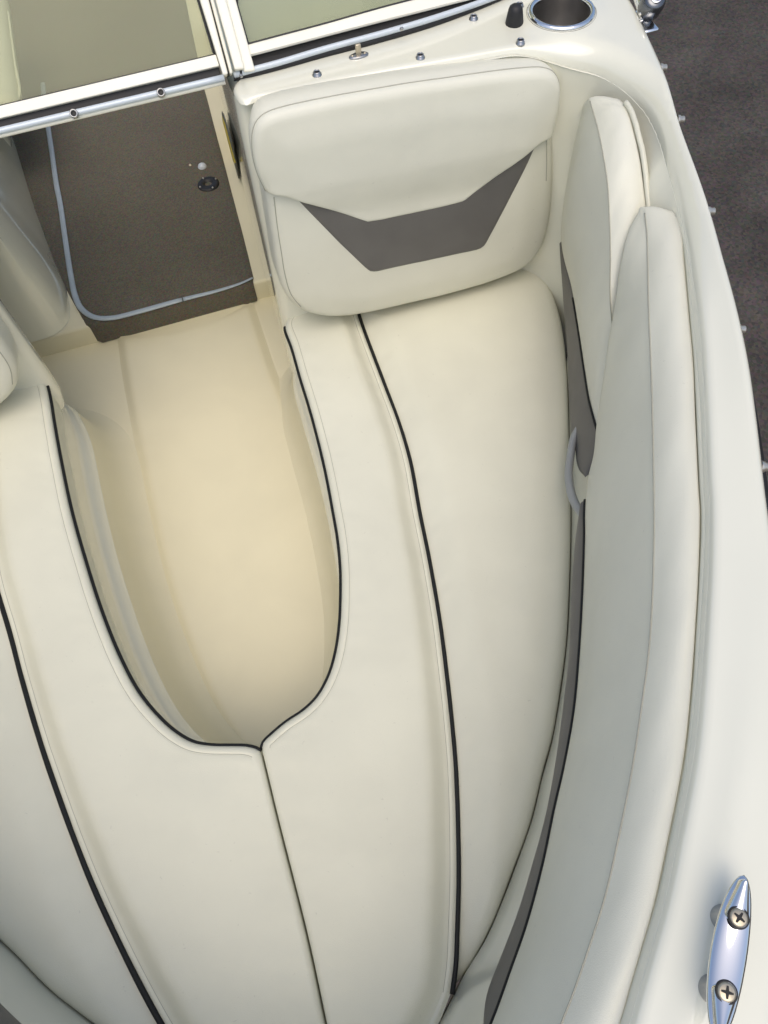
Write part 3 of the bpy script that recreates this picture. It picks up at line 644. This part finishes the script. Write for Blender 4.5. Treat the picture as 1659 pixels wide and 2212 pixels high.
v, f = grid([g2-fw*.010, g2+fw*.005, g2+fw*.008+rake*.002, g3+fw*.008-rake*.002, g3+fw*.005, g3-fw*.010]); fixn(link('frame_bar', v, f, ALU, wsE, smooth=False))
v, f = grid([g3-fw*.010, g3+fw*.002, g3+rake*.003+fw*.002, g3+rake*.003-fw*.01]); fixn(link('glazing_bead', v, f, RUBBER, wsE, smooth=False))
tp = g3+rake*.30; v, f = grid([g3-fw*.004, tp-fw*.004, tp-fw*.009, g3-fw*.009], closed=True); link('glass_pane', v, f, GLASS, wsE, smooth=False)
v, f = boxpath(tp, [(-.01, -.011), (.01, -.011), (.01, .011), (-.01, .011)]); link('frame_bar', v, f, ALU, wsE, smooth=False)
# small screw on the gasket
for x, y in ((862, 68), (520, 168)): link('screw', *lathe([(.0001, .002), (.0022, .0015), (.003, -.003)], PP(x, y, cp, cn)+fw*.02, 10, fw), STEEL, wsE)

# ------------------------------------------------------------------ deck fittings
def deckpt(x, y):
    p = P(x, y, ZD); z = deck_h(np.array([p[:2]]))[0]
    for _ in range(3): p = P(x, y, z-H); z = deck_h(np.array([p[:2]]))[0]
    return p
for x, y in ((685, 162), (908, 125), (1023, 41), (1122, 15), (1124, 93)):
    c = deckpt(x, y); o = fixn(link('snap', *lathe([(.0074, -.001), (.0072, .0012), (.0060, .0020), (.0056, .0050), (.0048, .0060), (.0040, .0054), (.0037, .003)], c, 20), STEEL, boat))
    link('snap_socket', *lathe([(.0001, .0046), (.0041, .0046)], c, 16), DARK, o)
# turn-button fastener
c = deckpt(775, 122); mb = MB(); a = np.linspace(0, 2*math.pi, 32, endpoint=False)
rows = [np.stack([c[0]+k*.0155*np.cos(a), c[1]+k*.0075*np.sin(a)+.25*k*.0155*np.cos(a)*0, np.full(32, c[2]+dz)], 1) for k, dz in ((1, -.001), (1, .0022), (.9, .003), (.02, .0032))]
v, f = grid(rows, ccol=True); tf = fixn(link('turn_fastener', v, f, STEEL, boat))
v, f = rbox(c[0]-.0045, c[0]+.0045, c[1]-.0022, c[1]+.0022, c[2]+.002, c[2]+.019, .0018, 3); link('turn_tab', v, f, STEELW, tf)
for dx in (-.010, .010): link('screw', *lathe([(.0001, .0046), (.0018, .0042), (.0022, .003)], c+np.array((dx, 0, 0)), 10), STEELW, tf)
# black rubber cap
c = deckpt(1111, 50); fixn(link('rubber_cap', *lathe([(.0001, .028), (.006, .0272), (.0095, .0245), (.0112, .020), (.0125, .012), (.0138, .004), (.0142, 0), (.0142, -.004)], c, 28), RUBBER, boat))
# cup holder
ch = bpy.data.objects.new('cup_holder', None); COL.objects.link(ch); ch.parent = boat; cc = np.array((CUP[0], CUP[1], ZD+H+.0025)); ch.location = cc-absloc(boat)
ring = [(.0485+.0045*math.cos(t), .001+.0045*math.sin(t)) for t in np.linspace(-.6, math.pi+.4, 12)]
fixn(link('rim', *lathe(ring, cc, 64), CHROME, ch))
fixn(link('cup_can', *lathe([(.0445, .002), (.0440, -.01), (.0425, -.078), (.040, -.084), (.0001, -.085)], cc, 64), mat('cup_steel', (.62, .60, .57), .30, metal=1, var=.2, vscale=25), ch))
fixn(link('rim_gasket', *lathe([(.0525, -.002), (.0545, .0005), (.0545, -.004)], cc, 64), RUBBER, ch))
# top mounting knuckle on the gunwale
tk = bpy.data.objects.new('top_hinge', None); COL.objects.link(tk); tk.parent = boat; hc = P(1409, 8, ZD+.012); tk.location = hc-absloc(boat)
ax = nrm((-.1, -.55, .85))
fixn(link('hinge_jaw', *lathe([(.0001, .016), (.012, .0155), (.0165, .012), (.0185, .004), (.0185, -.012), (.015, -.022), (.004, -.026)], hc, 32, ax), mat('dark_steel', (.16, .17, .185), .25, metal=.9), tk))
bc = hc+ax*.0165; o = fixn(link('bolt', *lathe([(.0090, -.002), (.0090, .001), (.0075, .002), (.0062, .0005), (.006, .0005), (.0055, .0035), (.0030, .0035), (.0026, .001), (.0001, .001)], bc, 24, ax), CHROME, tk))
p0, p1 = P(1384, 22, ZD), P(1406, -40, ZD); q = resamp(np.array([p0+np.array((.004, -.012, -.002)), p0+np.array((.012, .03, .004)), p1+np.array((0, .06, .03))]), 14); fixn(link('hinge_arm', *tube(q, .011, 14), CHROME, tk))
v, f = rbox(hc[0]-.026, hc[0]+.004, hc[1]-.030, hc[1]+.03, hc[2]-.030, hc[2]-.022, .003, 2); link('hinge_plate', v, f, CHROME, tk)
# snaps along the hull edge
for x, y in ((1436, 147), (1479, 258), (1545, 466), (1604, 710), (1652, 1008)):
    p = P(x-4, y, ZD-.02); i = int(np.argmin(np.hypot(GW[:, 0]-p[0], GW[:, 1]-p[1]))); ow = outw[i]*np.array((1, 1, 0)); c = GW[i]+ow*.0045+np.array((0, 0, -.017))
    fixn(link('snap', *lathe([(.0068, -.002), (.0062, .002), (.005, .003), (.005, .007), (.0042, .0082), (.0001, .0085)], c, 16, nrm(ow)), NICKEL, boat))

# ------------------------------------------------------------------ cleat
cl0 = deckpt(1600, 1893); c1 = deckpt(1583, 1990); c2 = deckpt(1557, 2146)
top = .030
def cpt(x, y): 
    p = P(x, y, ZD+top-.004); return p
A0, S1, S2 = cpt(1601, 1893), cpt(1583, 1983), cpt(1557, 2141)
axc = S2-S1; axc[2] = 0; mid = (S1+S2)/2; La = np.linalg.norm(axc); axc /= La; sd_ = np.array((-axc[1], axc[0], 0)); half = np.linalg.norm((A0-mid)[:2])
cz = deck_h(np.array([mid[:2]]))[0]
clt = bpy.data.objects.new('cleat', None); COL.objects.link(clt); clt.parent = boat; clt.location = np.array((mid[0], mid[1], cz))-absloc(boat)
wd = .0125
rows = []
for u in np.linspace(-1, 1, 61):
    au = abs(u); e = max(1-au**7, 0)**.5
    wdt = (.0126-.0068*au**2)*e+.0003; zt = cz+top-.0040+.0045*au**2; zb = cz+top-.013+.006*au**2
    hh = (zt-zb)/2*max(e, .15); zc_ = (zt+zb)/2
    cc_ = mid+axc*half*u
    ring = []
    for t in np.linspace(0, 2*math.pi, 28, endpoint=False):
        ca, sa = math.cos(t), math.sin(t); ring.append((*(cc_+sd_*wdt*np.sign(ca)*abs(ca)**.95)[:2], zc_+hh*np.sign(sa)*abs(sa)**.95))
    rows.append(np.array(ring))
v, f = grid(rows, ccol=True); f += [tuple(range(28))[::-1], tuple(range(len(v)-28, len(v)))]
fixn(link('cleat_body', v, f, CHROME, clt))
for sgn, S in ((-1, S1), (1, S2)):
    # raised tongue that carries the screw and runs out along the horn
    pos = S.copy(); zt = cz+top-.0022; uS = ((S-mid)@axc)/half
    rows = []
    endu = sgn*.93
    tl = []
    for k in np.linspace(0, 1, 30):
        u = uS-sgn*.085*(1-0) if k == 0 else uS-sgn*.085+(endu-(uS-sgn*.085))*k
        tl.append(u)
    for k, u in enumerate(tl):
        fr_ = k/29; au = abs(u); e = math.sqrt(max(0, 1-(1-min(1, fr_/.22))**2)); wmx = (.0102-.0066*fr_**1.1)*max(e, .05)*(1 if fr_ < .97 else .5)
        zt = cz+top-.0040+.0045*au**2; cc_ = mid+axc*half*u
        rows.append(np.array([(*(cc_+sd_*wmx*math.sin(q_))[:2], zt-.0035+.0078*max(0, math.cos(q_))**.8-(.003 if abs(q_) > 1.56 else 0)) for q_ in np.linspace(-math.pi/2, math.pi/2, 13)]))
    v, f = grid(rows); f += [tuple(range(13)), tuple(range(len(v)-13, len(v)))[::-1]]
    fixn(link('cleat_tongue', v, f, CHROME, clt))
    zt = cz+top-.0040+.0045*uS**2+.0040
    sc = np.array((S[0], S[1], zt))
    o = fixn(link('screw', *lathe([(.0001, .0013), (.005, .0012), (.0064, .0006), (.0066, -.001)], sc, 28), STEELW, clt))
    fixn(link('screw_ring', *lathe([(.0066, .0003), (.0076, .0006), (.0080, -.0010)], sc, 28), RUBBER, o))
    mb = MB(); ang = .5+.5*(sgn > 0)
    for q_ in (0, math.pi/2):
        ca, sa = math.cos(ang+q_), math.sin(ang+q_); prof = []
        for l_, w__ in ((-.0042, .0006), (-.0012, .0011), (.0012, .0011), (.0042, .0006)): prof.append((l_, w__))
        top_ = [(l_, w__) for l_, w__ in prof]+[(l_, -w__) for l_, w__ in prof[::-1]]
        zz_ = .0016+(.0002 if q_ else 0)
        vv = [(sc[0]+l_*ca-w__*sa, sc[1]+l_*sa+w__*ca, sc[2]+zz_) for l_, w__ in top_]; vv2 = [(a, b, c_-.0014) for a, b, c_ in vv]
        mb.add(vv+vv2, [tuple(range(8))]+[((i+1) % 8, i, 8+i, 8+(i+1) % 8) for i in range(8)])
    mb.build('screw_slot', DARK, o, smooth=False)
    # stud under the cleat
    stc = np.array((S[0], S[1], cz)); fixn(link('stud', *lathe([(.0105, -.002), (.0100, .002), (.0085, .006), (.0085, top-.012)], stc, 24), STEEL, clt))

# ------------------------------------------------------------------ cockpit behind the screen
hs = thing('helm_seat', 'pale seat edge at the far left seen through the centre glass', 'seat', (-.66, 2.25, ZF+H+.055))
v, f = rbox(-.95, -.49, 2.2, 2.55, ZF+H+.058, ZF+H+.25, .05, 5); link('seat_base', v, f, GEL, hs)
v, f = rbox(-.97, -.388, 2.07, 2.66, ZF+H+.235, ZF+H+.325, .042, 6); hc_ = link('cushion', v, f, VINYL, hs)
q = spl(np.array([(-.50, 2.071, ZF+H+.29), (-.42, 2.082, ZF+H+.29), (-.391, 2.12, ZF+H+.29), (-.389, 2.3, ZF+H+.29), (-.389, 2.55, ZF+H+.29)]), 40); link('welt', *tube(q, .004, 8), WELT, hs)
